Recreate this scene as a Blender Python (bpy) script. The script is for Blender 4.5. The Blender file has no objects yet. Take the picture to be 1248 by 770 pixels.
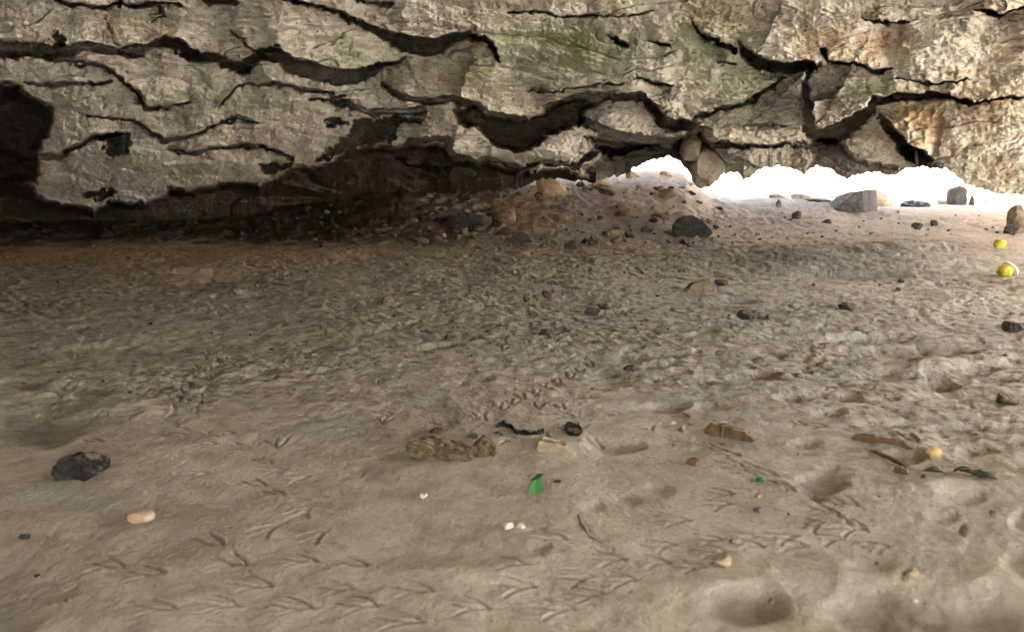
import bpy, math, random
import numpy as np
from mathutils import Vector

random.seed(7)
RNG = np.random.RandomState(11)
F32 = np.float32
C = bpy.context.scene.collection

# ------------------------------------------------------------------ camera model
W0, H0, FPX = 1248.0, 770.0, 970.0
CAMZ = 0.70
PITCH = math.radians(9.7)
CP, SP = math.cos(PITCH), math.sin(PITCH)


def ray(u, v):
    """direction (x, 1, z) of the line through photo pixel u, v (arrays allowed)"""
    a = (np.asarray(u, float) - W0 / 2) / FPX
    b = (H0 / 2 - np.asarray(v, float)) / FPX
    fy = CP + b * SP
    fz = -SP + b * CP
    return a / fy, fz / fy


# ------------------------------------------------------------------ noise
def _h(ix, iy, iz, s):
    n = (ix * 374761393 + iy * 668265263 + iz * 1274126177 + s * 974634777) & 0xFFFFFFFF
    n = ((n ^ (n >> 13)) * 1274126177) & 0xFFFFFFFF
    n = n ^ (n >> 16)
    return (n & 0xFFFF).astype(F32) / 32767.5 - 1.0


def noise(x, y, z=None, s=0):
    """smooth value noise in about -1..1"""
    x = np.asarray(x, float); y = np.asarray(y, float)
    x0 = np.floor(x); y0 = np.floor(y)
    fx = (x - x0).astype(F32); fy = (y - y0).astype(F32)
    ix = x0.astype(np.int64); iy = y0.astype(np.int64)
    fx = fx * fx * fx * (fx * (fx * 6 - 15) + 10); fy = fy * fy * fy * (fy * (fy * 6 - 15) + 10)
    if z is None:
        a = _h(ix, iy, 0, s); b = _h(ix + 1, iy, 0, s)
        c = _h(ix, iy + 1, 0, s); d = _h(ix + 1, iy + 1, 0, s)
        return (a + (b - a) * fx) * (1 - fy) + (c + (d - c) * fx) * fy
    z = np.asarray(z, float)
    z0 = np.floor(z); fz = (z - z0).astype(F32); iz = z0.astype(np.int64)
    fz = fz * fz * (3 - 2 * fz)
    r = []
    for k in (0, 1):
        a = _h(ix, iy, iz + k, s); b = _h(ix + 1, iy, iz + k, s)
        c = _h(ix, iy + 1, iz + k, s); d = _h(ix + 1, iy + 1, iz + k, s)
        r.append((a + (b - a) * fx) * (1 - fy) + (c + (d - c) * fx) * fy)
    return r[0] * (1 - fz) + r[1] * fz


def fbm(x, y, z=None, s=0, o=4, g=0.5, l=2.03):
    t = 0; a = 1.0; n = 0; f = 1.0
    for i in range(o):
        t = t + a * noise(x * f + 13.7 * i, y * f - 7.1 * i, None if z is None else z * f + 3.3 * i, s + i * 17)
        n += a; a *= g; f *= l
    return t / n


def ss(a, b, x):
    t = np.clip((x - a) / (b - a), 0, 1)
    return t * t * (3 - 2 * t)


def gauss(d2):
    return np.exp(-d2)


# ------------------------------------------------------------------ mesh helpers
def mesh_from(name, co, quads=None, faces=None, smooth=True):
    me = bpy.data.meshes.new(name)
    if quads is not None:
        co = np.ascontiguousarray(co, F32); quads = np.ascontiguousarray(quads, np.int32)
        me.vertices.add(len(co)); me.vertices.foreach_set('co', co.ravel())
        n = len(quads)
        me.loops.add(n * 4); me.loops.foreach_set('vertex_index', quads.ravel())
        me.polygons.add(n)
        me.polygons.foreach_set('loop_start', np.arange(0, n * 4, 4, dtype=np.int32))
        me.polygons.foreach_set('loop_total', np.full(n, 4, np.int32))
        me.update(calc_edges=True)
    else:
        me.from_pydata([tuple(map(float, c)) for c in co], [], [tuple(int(i) for i in f) for f in faces])
        me.update()
    if smooth:
        me.polygons.foreach_set('use_smooth', np.ones(len(me.polygons), bool))
    return me


def link(name, me, mat=None, parent=None, loc=None, rot=None):
    o = bpy.data.objects.new(name, me)
    C.objects.link(o)
    if mat is not None and me is not None:
        me.materials.append(mat)
    if parent is not None:
        o.parent = parent
    if loc is not None:
        o.location = loc
    if rot is not None:
        o.rotation_euler = rot
    return o


def tag(o, label=None, cat=None, group=None, kind=None):
    if label: o['label'] = label
    if cat: o['category'] = cat
    if group: o['group'] = group
    if kind: o['kind'] = kind
    return o


def vcol(me, name, vals):
    a = me.attributes.new(name, 'FLOAT', 'POINT')
    a.data.foreach_set('value', np.ascontiguousarray(vals, F32).ravel())


def grid_quads(nr, nc, wrap=False):
    i = np.arange(nr - 1)[:, None]; j = np.arange(nc - (0 if wrap else 1))[None, :]
    j2 = (j + 1) % nc
    q = np.stack([i * nc + j + 0 * i, i * nc + j2, (i + 1) * nc + j2, (i + 1) * nc + j], -1)
    return q.reshape(-1, 4)


# ------------------------------------------------------------------ node helpers
class NT:
    def __init__(self, name):
        self.m = bpy.data.materials.new(name); self.m.use_nodes = True
        self.t = self.m.node_tree; self.n = self.t.nodes; self.l = self.t.links
        self.b = self.n['Principled BSDF']
        self.geo = self.n.new('ShaderNodeNewGeometry')
        self.tc = self.n.new('ShaderNodeTexCoord')

    def val(self, sock, v):
        if hasattr(v, 'is_output') or isinstance(v, bpy.types.NodeSocket):
            self.l.new(v, sock)
        else:
            sock.default_value = v

    def attr(self, name):
        a = self.n.new('ShaderNodeAttribute'); a.attribute_name = name
        return a.outputs['Fac']

    def vec(self, src, scale=(1, 1, 1)):
        m = self.n.new('ShaderNodeVectorMath'); m.operation = 'MULTIPLY'
        self.l.new(src, m.inputs[0]); m.inputs[1].default_value = scale
        return m.outputs[0]

    def noise(self, vec, scale, detail=4, rough=0.55, dist=0.0):
        t = self.n.new('ShaderNodeTexNoise'); self.l.new(vec, t.inputs['Vector'])
        t.inputs['Scale'].default_value = scale; t.inputs['Detail'].default_value = detail
        t.inputs['Roughness'].default_value = rough; t.inputs['Distortion'].default_value = dist
        return t.outputs['Fac']

    def voro(self, vec, scale, feature='F1', out='Distance', rnd=1.0):
        t = self.n.new('ShaderNodeTexVoronoi'); t.feature = feature; self.l.new(vec, t.inputs['Vector'])
        t.inputs['Scale'].default_value = scale; t.inputs['Randomness'].default_value = rnd
        return t.outputs[out]

    def ramp(self, fac, a, b, lo=0.0, hi=1.0):
        m = self.n.new('ShaderNodeMapRange'); m.interpolation_type = 'SMOOTHSTEP'
        self.l.new(fac, m.inputs['Value'])
        m.inputs['From Min'].default_value = a; m.inputs['From Max'].default_value = b
        m.inputs['To Min'].default_value = lo; m.inputs['To Max'].default_value = hi
        return m.outputs[0]

    def math(self, op, a, b=0.0):
        m = self.n.new('ShaderNodeMath'); m.operation = op
        self.val(m.inputs[0], a); self.val(m.inputs[1], b)
        return m.outputs[0]

    def mix(self, fac, a, b, mode='MIX'):
        m = self.n.new('ShaderNodeMix'); m.data_type = 'RGBA'; m.blend_type = mode
        self.val(m.inputs['Factor'], fac)
        for k, v in ((6, a), (7, b)):
            if isinstance(v, tuple): m.inputs[k].default_value = (v[0], v[1], v[2], 1)
            else: self.l.new(v, m.inputs[k])
        return m.outputs[2]

    def bump(self, h, strength, dist, prev=None):
        b = self.n.new('ShaderNodeBump'); self.l.new(h, b.inputs['Height'])
        b.inputs['Strength'].default_value = strength; b.inputs['Distance'].default_value = dist
        if prev is not None: self.l.new(prev, b.inputs['Normal'])
        return b.outputs['Normal']

    def done(self, col, rough=0.9, normal=None, spec=0.2, **kw):
        self.val(self.b.inputs['Base Color'], col if not isinstance(col, tuple) else (*col, 1))
        self.val(self.b.inputs['Roughness'], rough)
        self.b.inputs['Specular IOR Level'].default_value = spec
        if normal is not None: self.l.new(normal, self.b.inputs['Normal'])
        for k, v in kw.items(): self.b.inputs[k].default_value = v
        return self.m


# ------------------------------------------------------------------ materials
def mat_sand():
    t = NT('sand_and_silt'); p = t.geo.outputs['Position']
    n1 = t.noise(p, 1.1, 5, 0.6, 0.4); n2 = t.noise(p, 9, 5, 0.65, 0.3); n3 = t.noise(p, 70, 4, 0.7); g = t.noise(p, 210, 4, 0.85)
    c = t.mix(t.ramp(n1, .35, .65), (.385, .345, .29), (.45, .40, .335))
    c = t.mix(t.ramp(n2, .38, .66), c, (.315, .27, .215))
    c = t.mix(t.math('MULTIPLY', t.attr('soil_shade'), t.ramp(t.noise(t.vec(p, (1, 1.3, 1)), 18, 6, .8), .49, .58)), c, (.13, .095, .06))  # flecks of dark soil that also stand in for shadowed pits
    c = t.mix(t.math('MULTIPLY', t.ramp(n3, .5, .75), .45), c, (.46, .40, .30))
    c = t.mix(t.attr('rusty'), c, t.mix(t.ramp(n2, .3, .7), (.30, .175, .08), (.44, .29, .15)))
    c = t.mix(t.attr('grey'), c, t.mix(t.ramp(n3, .4, .6), (.17, .17, .155), (.31, .30, .27)))
    c = t.mix(t.attr('dark_brown'), c, (.175, .145, .105))
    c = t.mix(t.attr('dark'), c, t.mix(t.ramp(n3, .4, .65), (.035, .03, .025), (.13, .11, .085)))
    # grains: dark heavy-mineral specks and pale shell crumbs
    v1 = t.voro(p, 130); v2 = t.voro(p, 95)
    d = t.math('MULTIPLY', t.ramp(v1, .10, .2, 1, 0), t.ramp(n2, .5, .62))
    c = t.mix(t.math('MULTIPLY', d, .55), c, (.08, .065, .05))
    w = t.math('MULTIPLY', t.ramp(v2, .07, .13, 1, 0), t.ramp(t.noise(p, 5, 3), .5, .6))
    c = t.mix(t.math('MULTIPLY', w, .6), c, (.62, .57, .48))
    c = t.mix(1.0, c, t.mix(g, (.6, .6, .6), (1.4, 1.4, 1.4)), 'MULTIPLY')
    nm = t.bump(n3, .8, .010)
    nm = t.bump(n2, .35, .02, nm)
    nm = t.bump(g, .8, .0025, nm)
    return t.done(c, .95, nm, .12)


def mat_ceiling():
    t = NT('weathered_limestone'); p = t.geo.outputs['Position']
    ps = t.vec(p, (1, .5, 1.3))
    n1 = t.noise(ps, 1.3, 5, .6, .6); n2 = t.noise(ps, 7, 6, .68, .8); n3 = t.noise(ps, 34, 5, .7, .3); n4 = t.noise(ps, 110, 3, .75)
    c = t.mix(t.ramp(n1, .36, .62), (.47, .455, .42), (.62, .605, .56))
    c = t.mix(t.ramp(n2, .42, .70), c, (.33, .30, .25))
    c = t.mix(t.math('MULTIPLY', t.ramp(n3, .50, .70), .55), c, (.62, .59, .52))
    c = t.mix(t.math('MULTIPLY', t.ramp(n3, .46, .34), .45), c, (.15, .13, .10))
    c = t.mix(t.math('MULTIPLY', t.attr('ochre'), t.ramp(n2, .25, .6)), c, (.40, .26, .13))
    c = t.mix(t.math('MULTIPLY', t.attr('algae'), t.ramp(n2, .36, .54)), c, (.21, .28, .12))
    c = t.mix(t.attr('shade_tint'), c, t.mix(t.ramp(n2, .3, .7), (.026, .019, .013), (.062, .045, .028)))  # near-black recess colour standing in for shade
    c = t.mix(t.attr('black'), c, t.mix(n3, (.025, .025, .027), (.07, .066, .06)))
    # lichen: white and black specks
    v = t.voro(ps, 34); v3 = t.voro(ps, 55)
    sp = t.math('MULTIPLY', t.ramp(v, .12, .24, 1, 0), t.ramp(t.noise(p, 2.7, 3), .50, .60))
    c = t.mix(t.math('MULTIPLY', sp, .8), c, (.035, .033, .03))
    wp = t.math('MULTIPLY', t.ramp(v3, .12, .3, 1, 0), t.ramp(t.noise(p, 3.3, 3, .5, 1.0), .53, .64))
    c = t.mix(t.math('MULTIPLY', wp, .55), c, (.62, .60, .53))
    c = t.mix(1.0, c, t.mix(n4, (.7, .7, .7), (1.3, 1.3, 1.3)), 'MULTIPLY')
    nm = t.bump(n2, .55, .05)
    nm = t.bump(n3, .8, .012, nm)
    nm = t.bump(n4, .8, .005, nm)
    return t.done(c, .9, nm, .2)


def mat_rock(name, a, b, spot=(.5, .46, .38), spotamt=.3, sc=1.0, rough=.9):
    t = NT(name); p = t.tc.outputs['Object']
    n1 = t.noise(p, 9 * sc, 5, .65, .5); n2 = t.noise(p, 45 * sc, 5, .7); n3 = t.noise(p, 220 * sc, 2, .7)
    c = t.mix(t.ramp(n1, .35, .65), a, b)
    c = t.mix(t.math('MULTIPLY', t.ramp(n2, .52, .70), spotamt), c, spot)
    sep = t.n.new('ShaderNodeSeparateXYZ'); t.l.new(t.geo.outputs['Normal'], sep.inputs[0])
    dust = t.math('MULTIPLY', t.ramp(sep.outputs['Z'], .45, .95), t.ramp(n1, .42, .62))
    c = t.mix(t.math('MULTIPLY', dust, .55), c, (.33, .28, .21))
    c = t.mix(1.0, c, t.mix(n3, (.7, .7, .7), (1.3, 1.3, 1.3)), 'MULTIPLY')
    nm = t.bump(n1, .7, .03 / sc); nm = t.bump(n2, .9, .012 / sc, nm)
    return t.done(c, rough, nm, .12)


def mat_plain(name, col, rough=.6, spec=.4, var=.25, **kw):
    t = NT(name); p = t.tc.outputs['Object']
    n = t.noise(p, 60, 4, .6)
    c = t.mix(n, tuple(x * (1 - var) for x in col), tuple(min(1, x * (1 + var)) for x in col))
    return t.done(c, rough, t.bump(n, .3, .002), spec, **kw)


M = dict(
    sand=mat_sand(), ceil=mat_ceiling(),
    dark=mat_rock('dark_basalt', (.030, .028, .026), (.065, .058, .05), (.16, .145, .12), .35, 1.6),
    black=mat_rock('black_pitted_basalt', (.018, .018, .018), (.045, .044, .042), (.11, .105, .095), .35, 3),
    slate=mat_rock('slate_grey_block', (.05, .045, .04), (.10, .09, .08), (.2, .18, .15), .35, 1.2),
    grey=mat_rock('grey_stone', (.09, .085, .075), (.18, .165, .14), (.36, .33, .28), .4, 1.2),
    brown=mat_rock('brown_stone', (.10, .075, .05), (.22, .17, .115), (.36, .30, .22), .4, 2),
    tan=mat_rock('tan_sandstone', (.25, .19, .12), (.40, .31, .20), (.52, .44, .33), .4, 2),
    rust=mat_rock('rusty_flat_stone', (.09, .055, .03), (.16, .10, .06), (.34, .25, .17), .35, 5),
    buried=mat_rock('sand_coated_stone', (.06, .04, .022), (.15, .11, .065), (.34, .28, .20), .5, 4),
    peach=mat_rock('peach_shell', (.36, .25, .17), (.42, .32, .23), (.46, .39, .30), .3, 8, .6),
    yellowstone=mat_rock('yellow_pebble', (.36, .25, .10), (.46, .34, .15), (.55, .47, .3), .3, 8, .6),
    yellow=mat_rock('yellow_skin', (.42, .34, .04), (.60, .50, .06), (.25, .19, .08), .6, 2.2, .55),
    white=mat_plain('off_white', (.72, .70, .64), .6, .4, .08),
    bone=mat_plain('bleached_shell', (.48, .45, .38), .6, .3, .15),
    weed=mat_plain('dried_black_seaweed', (.022, .018, .016), .45, .5, .4),
    wood=mat_plain('weathered_wood', (.13, .085, .05), .85, .2, .4),
    twig=mat_plain('dry_twig', (.20, .15, .10), .85, .2, .3),
    leaf=mat_plain('green_leaf', (.05, .065, .03), .6, .3, .3),
    glass=mat_plain('green_glass', (.012, .14, .008), .5, .2, .15, **{'Transmission Weight': .25, 'IOR': 1.45}),
    glassdark=mat_plain('green_glass_broken_edge', (.006, .03, .008), .7, .1, .2),
)

# ------------------------------------------------------------------ the sand floor
PX = np.array([-800, 250, 340, 420, 480, 512, 522, 530, 540, 560, 600, 650, 690, 735, 765, 800, 835, 850, 868, 900, 950, 1005, 1035, 1250, 2200.])
PV = np.array([252, 250, 240, 230, 226, 226, 226, 226, 226, 224, 222, 217, 214, 214, 209, 207, 212, 225, 236, 241, 239, 240, 248, 250, 252.])


def crest(x, y):
    """height of the far crest (at y = 11) by bearing"""
    u = W0 / 2 + x / np.maximum(y, .5) * FPX * (CP + 0.14 * SP)
    v = np.interp(u, PX, PV)
    _, dz = ray(u, v)
    return CAMZ + 11.0 * dz


def base_h(x, y):
    x = np.asarray(x, float); y = np.asarray(y, float)
    r = np.sqrt(x * x + y * y)
    yy = np.clip(y, 0, 11)
    h = 0.045 * (np.log1p(np.exp((yy - 3.0) * 2.0)) / 2.0)
    k = ss(6.8, 11.0, y) * (y > .5)
    kc = np.where(y > .5, k, 0)
    far = crest(x, np.maximum(y, 1.0))
    h = h + kc * (far - h) * np.where(y < 11.2, 1, 1)
    fall = ss(11.3, 16, y)
    h = h * (1 - fall) - .6 * fall
    h = h + 6.0 * ss(13.5, 24, y + .25 * np.clip(x - 4, 0, 30)) * (y > 0)
    # unseen bank added on the right to bounce light; ground falls away behind
    h = h + 2.2 * ss(9, 17, x) * ss(11, 8, y) - .15 * ss(3, 12, -y)
    h = h + .022 * fbm(x * .55, y * .55, s=3, o=3)
    # long soft shelf on the right of the middle distance
    h = h + .035 * gauss(((x - 2.5) / 1.6) ** 2 + ((y - 5.9 - .1 * x) / .55) ** 2)
    h = h - .040 * gauss(((x - 2.3) / 1.7) ** 2 + ((y - 5.05 - .1 * x) / .38) ** 2)
    return h


YS = .35 * 1.012 ** np.arange(430)


def at(u, v):
    """point of the floor seen at photo pixel u, v"""
    dx, dz = ray(u, v)
    g = CAMZ + YS * dz - base_h(dx * YS, YS)
    k = int(np.argmax(g <= 0)) if (g <= 0).any() else len(YS) - 1
    if YS[k] > 11.5: k = int(np.searchsorted(YS, 11.0)); return Vector((float(dx) * 11, 11.0, float(base_h(dx * 11.0, 11.0))))
    k = max(k, 1)
    f = g[k - 1] / (g[k - 1] - g[k] + 1e-9)
    y = float(YS[k - 1] + (YS[k] - YS[k - 1]) * min(max(f, 0), 1))
    return Vector((float(dx) * y, y, CAMZ + y * float(dz)))


def px(y):
    """metres per photo pixel at distance y"""
    return y / FPX


HOLLOWS = [  # u, v, half-width px, half-height px, depth m, sharpness
    (905, 736, 36, 22, .026, 1.8), (932, 728, 20, 10, .012, 1.6), (1085, 748, 60, 26, .034, 1.9), (1195, 752, 66, 22, .034, 1.9), (1002, 589, 25, 13, .030, 2.2),
    (1010, 570, 15, 6, .012, 1.5), (1062, 691, 24, 12, .018, 1.6), (1150, 702, 36, 9, .015, 1.5), (1055, 745, 50, 26, .012, 1.2),
    (1172, 603, 24, 8, .018, 1.5), (1148, 628, 20, 8, .014, 1.3), (1075, 650, 30, 10, .010, 1.2), (1243, 680, 18, 16, .022, 1.5),
    (1245, 632, 12, 12, .02, 1.5), (798, 596, 20, 8, .015, 1.4), (765, 607, 14, 6, .012, 1.3), (722, 618, 12, 6, .013, 1.3),
    (745, 543, 28, 8, .020, 1.6), (658, 669, 12, 8, .012, 1.4), (1145, 470, 22, 7, .028, 1.8), (1140, 454, 18, 4, .018, 1.5),
    (1185, 451, 30, 6, .018, 1.4), (920, 457, 22, 5, .026, 1.6), (912, 384, 18, 4, .022, 1.5), (900, 366, 22, 3, .015, 1.4),
    (1110, 428, 70, 6, .035, 1.6), (1060, 412, 60, 5, .022, 1.4), (965, 486, 16, 5, .018, 1.5), (1030, 485, 16, 5, .014, 1.4),
    (1012, 503, 20, 5, .014, 1.4), (1080, 517, 40, 4, .014, 1.4), (1160, 520, 36, 4, .013, 1.4), (1105, 555, 18, 8, .016, 1.4),
    (1190, 549, 20, 6, .012, 1.4), (1175, 578, 40, 5, .010, 1.2), (805, 493, 26, 5, .018, 1.4), (700, 480, 22, 4, .013, 1.4),
    (35, 512, 55, 26, .022, 1.5), (5, 745, 40, 50, .016, 1.3), (100, 470, 32, 7, .018, 1.4), (30, 466, 26, 6, .018, 1.4),
    (160, 425, 60, 6, .018, 1.3), (760, 436, 45, 5, .020, 1.4), (1240, 440, 20, 5, .02, 1.4), (860, 398, 30, 3, .015, 1.4),
    (1075, 455, 26, 5, .018, 1.4), (980, 540, 14, 5, .008, 1.3), (280, 340, 34, 4, .03, 1.4), (1000, 400, 40, 3, .016, 1.4),
    (1215, 462, 24, 4, .014, 1.4), (870, 495, 18, 4, .010, 1.3), (640, 598, 30, 9, .008, 1.2), (690, 745, 80, 30, .007, 1.2),
    (545, 730, 60, 28, .005, 1.2), (600, 765, 60, 20, .006, 1.2), (940, 600, 30, 6, .004, 1.2),
    (1240, 352, 40, 5, .03, 1.4), (1150, 345, 50, 4, .03, 1.4), (1040, 335, 60, 4, .025, 1.4), (930, 315, 60, 3, .02, 1.4),
]
MOUNDS = [(1155, 445, 60, 5, .028), (1210, 478, 60, 6, .02), (790, 440, 60, 4, .018), (1000, 690, 60, 14, .010), (1140, 590, 70, 10, .012),
          (690, 545, 60, 8, .018), (560, 538, 70, 10, .016), (160, 495, 50, 9, .020), (885, 712, 60, 8, .008), (1080, 700, 60, 7, .012),
          (240, 330, 60, 4, .03), (1100, 480, 40, 6, .016), (530, 700, 120, 12, .006), (1000, 470, 120, 8, .014), (1180, 705, 50, 8, .010),
          (280, 356, 26, 4, .035), (1090, 300, 90, 3, .03), (900, 300, 70, 2, .02)]


def build_floor():
    # bearings: fine inside the view, coarse all round
    half = 41.0; nf = 1250
    th = np.concatenate([np.linspace(-half, half, nf, endpoint=False), np.linspace(half, 360 - half, 90, endpoint=False)])
    th = np.radians(th)
    vs = np.concatenate([[3000, 2000, 1500, 1250, 1100, 1000, 930, 880, 840, 815, 800], np.arange(790, 262, -.78)])
    ang = PITCH - np.arctan((H0 / 2 - vs) / FPX)
    r1 = CAMZ / np.tan(ang)
    r1 = np.where(vs > 2900, .05, r1)
    k = 1
    # continue with slowly growing steps as the floor rises towards the camera's height
    r = list(r1)
    # beyond ~5 m keep rings no further apart than this
    r = [x for x in r if x < 5.2]
    st = .030
    while r[-1] < 13:
        r.append(r[-1] + st); st = min(st * 1.004, .06)
    while r[-1] < 900:
        st *= 1.22; r.append(r[-1] + st)
    r = np.array(r)
    X = r[:, None] * np.sin(th)[None, :]; Y = r[:, None] * np.cos(th)[None, :]
    h = base_h(X, Y)
    nr, nc = X.shape
    # pixel coordinates of every vertex
    zz = h - CAMZ
    dep = Y * CP - zz * SP
    inview = dep > .2
    d = np.where(inview, dep, 1)
    U = np.where(inview, W0 / 2 + FPX * X / d, -9999)
    V = np.where(inview, H0 / 2 - FPX * (Y * SP + zz * CP) / d, 9999)
    near = ss(14, 9, r)[:, None]
    wx = X + .10 * noise(X * 3, Y * 3, s=91); wy = Y + .10 * noise(X * 3, Y * 3, s=92)
    # how trampled the sand is: smooth in the foreground left, rough in the middle distance
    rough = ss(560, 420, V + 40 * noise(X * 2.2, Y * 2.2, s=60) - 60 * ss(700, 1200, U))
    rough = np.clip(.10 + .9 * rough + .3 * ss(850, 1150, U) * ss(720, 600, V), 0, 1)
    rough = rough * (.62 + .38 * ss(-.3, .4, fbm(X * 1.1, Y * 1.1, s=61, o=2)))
    big = fbm(wx * 2.1, wy * 2.1, s=21, o=3)
    a = .012 * big
    c1 = fbm(wx * 6, wy * 9, s=31, o=3)
    pits = -np.clip(fbm(wx * 9, wy * 14, s=41, o=3, g=.4) - .10, 0, 1)
    pits2 = -np.clip(noise(wx * 21, wy * 24, s=44) - .15, 0, 1)
    fine = fbm(wx * 40, wy * 40, s=51, o=2)
    fl = fbm(wx * 30, wy * 22, s=52, o=3)
    flk = -np.clip(noise(X * 27, Y * 27, s=53) - .2, 0, 1)
    a = a + rough * (.006 * c1 + .020 * pits + .004 * pits2 + .002 * fine + .0035 * fl + .009 * flk) * (1 - .25 * ss(450, 560, V))
    a = a + .0009 * fine + .0016 * fbm(X * 14, Y * 14, s=71, o=2)
    # oblique ripples on the right of the frame
    q = X * .45 + Y * 1.0
    rip = noise(q * 9 + .6 * noise(X * 4, Y * 4, s=5), X * 2.4 - Y * 1.2, s=81)
    a = a + ss(620, 1000, U) * rough * .008 * rip
    # rubble roughness towards the crest
    crestm = ss(7.0, 9.5, Y) * ss(-1.2, .2, X) * ss(4.2, 2.0, X)
    a = a + crestm * (.030 * fbm(wx * 6, wy * 6, s=101, o=3) + .012 * noise(wx * 19, wy * 19, s=104))
    leftm = ss(6.3, 7.6, Y) * ss(.4, -.6, X)
    a = a + leftm * (.035 * fbm(wx * 7, wy * 7, s=111, o=3) + .02 * noise(wx * 22, wy * 22, s=114))
    h = h + a * near
    dark_brown = np.zeros_like(h); grey = np.zeros_like(h)
    wob = 1 + .38 * noise(X * 9, Y * 9, s=7) + .3 * noise(X * 22, Y * 22, s=8)
    for (u, v, hw, hh, dp, sh) in HOLLOWS:
        dp = dp * (.5 if v > 560 else 1.35)
        m = np.nonzero((np.abs(U - u) < 3 * hw) & (np.abs(V - v) < 3 * hh))
        qq = (((U[m] - u) / hw) ** 2 + ((V[m] - v) / hh) ** 2) * wob[m]
        th_ = np.arctan2((V[m] - v) / hh, (U[m] - u) / hw)
        qq = qq * (1 + .12 * np.cos(3 * th_ + u) + .08 * np.cos(5 * th_ + v))
        g = np.exp(-qq ** sh * .9)
        rim = np.exp(-((np.sqrt(qq) - 1.35) / .28) ** 2)
        h[m] += -dp * g * (1 + .10 * noise(X[m] * 30, Y[m] * 30, s=9)) + dp * (.06 if v > 560 else .08) * rim
        if dp > .012 and sh > 1.7: dark_brown[m] = np.maximum(dark_brown[m], .6 * g)  # darker brown inside the deeper sharp-edged hollows
    for (u, v, hw, hh, up) in MOUNDS:
        m = np.nonzero((np.abs(U - u) < 3 * hw) & (np.abs(V - v) < 3 * hh))
        h[m] += up * np.exp(-(((U[m] - u) / hw) ** 2 + ((V[m] - v) / hh) ** 2) * wob[m])
    # ---- bird tracks
    tracks = []
    T = lambda u, v, a=180, s=1.0, d=1.0: tracks.append((u, v, a, s, d))
    for (u, v, an) in [(385, 685, 175), (447, 690, 168), (527, 722, 170), (430, 718, 178), (650, 714, 178), (595, 741, 175), (722, 703, 185),
                       (735, 722, 180), (775, 708, 182), (822, 662, 190), (815, 686, 178), (760, 684, 178), (880, 655, 182), (886, 670, 178),
                       (922, 651, 184), (930, 662, 176), (970, 650, 190), (982, 661, 178), (1003, 634, 200), (1027, 652, 178), (1018, 612, 140),
                       (1045, 614, 135), (1022, 626, 140), (992, 631, 196), (893, 601, 170), (890, 613, 182), (945, 590, 150), (905, 568, 150),
                       (922, 578, 165), (886, 549, 155), (868, 545, 160), (336, 641, 240), (376, 619, 250), (396, 650, 235), (345, 600, 160),
                       (322, 588, 165), (347, 569, 190), (378, 577, 200), (330, 562, 160), (303, 544, 170), (262, 541, 175), (264, 531, 175),
                       (226, 529, 180), (380, 741, 175), (290, 737, 178), (212, 741, 178), (460, 738, 178), (512, 760, 172), (300, 690, 160),
                       (255, 575, 200), (200, 700, 175), (640, 690, 180), (690, 660, 175), (840, 632, 180), (1085, 660, 185), (1050, 640, 185),
                       (860, 690, 182), (700, 740, 176), (330, 715, 175), (150, 690, 170), (270, 665, 160)]:
        T(u, v, an, 1.0 + .12 * random.uniform(-1, 1), 1.0 if v < 700 else .8)
    # two crossing trails climbing through the middle left
    for i in range(10):
        T(205 + 6 * i, 505 - 9.5 * i, 75 + random.uniform(-20, 20), 1.0, 1.4)
        T(238 + 3 * i, 500 - 8.5 * i, 70 + random.uniform(-20, 20), 1.0, 1.4)
    for i in range(9):
        T(60 + 4 * i, 500 - 8 * i, 80 + random.uniform(-30, 30), 1.0, 1.2)
        T(880 + 22 * i, 545 + 12 * i + random.uniform(-6, 6), 150 + random.uniform(-15, 15), .9, 1)
        T(610 + 14 * i, 500 - 7 * i, 110 + random.uniform(-25, 25), .9, 1.2)
    for i in range(110):
        v = 330 + 215 * random.random() ** .75
        u = random.uniform(-10, 900) if random.random() < .7 else random.uniform(500, 1260)
        T(u, v, random.gauss(178, 45), random.uniform(.75, 1.1), random.uniform(.8, 1.6))
    for (u, v, an, sc, dpm) in tracks:
        if v < 300: continue
        # locate the window of rings and bearings
        p = at(u, v)
        L = .074 * sc
        rr = math.hypot(p.x, p.y); tt = math.atan2(p.x, p.y)
        i0 = np.searchsorted(r, rr - 1.6 * L); i1 = np.searchsorted(r, rr + 1.6 * L) + 1
        dj = 1.6 * L / rr / math.radians(2 * half / nf)
        j = (math.degrees(tt) + half) / (2 * half) * nf
        j0 = int(max(0, j - dj)); j1 = int(min(nf - 1, j + dj)) + 1
        if i1 - i0 < 2 or j1 - j0 < 2: continue
        x = X[i0:i1, j0:j1] - p.x; y = Y[i0:i1, j0:j1] - p.y
        A = math.radians(an)
        g = np.zeros_like(x); gw = np.zeros_like(x)
        gv = 1.0
        w = .0024 * (1 + rr * .36)
        for sp, ln in ((-.56 + random.uniform(-.06, .06), .86), (0, 1.0), (.56 + random.uniform(-.06, .06), .86)):
            ca, sa = math.cos(A + sp), math.sin(A + sp)
            l = x * ca + y * sa; e = np.abs(-x * sa + y * ca - .004 * np.sin(l * 60 + sp * 5))
            f = ss(-.006, .004, l) * ss(ln * L + .004, ln * L - .012, l)
            g = np.maximum(g, f * np.exp(-(e / w) ** 2))
            gw = np.maximum(gw, f * np.exp(-((e - 2.1 * w) / w) ** 2))
        q = .7 * np.exp(-((x / .006) ** 2 + (y / .006) ** 2))
        g = np.maximum(g, q)
        dd = .0050 * dpm * (1 + .10 * rr)
        h[i0:i1, j0:j1] += -dd * g + dd * .22 * gw * (1 - g)
    # colour masks, some of them carrying shade painted into the sand
    rusty = ss(360, 300, V + 18 * noise(X * 3, Y * 3, s=77)) * ss(620, 250, U) * (.55 + .45 * noise(X * 1.5, Y * 1.5, s=78))
    rusty = np.clip(np.where(inview, rusty, 0), 0, 1) * .8
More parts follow.
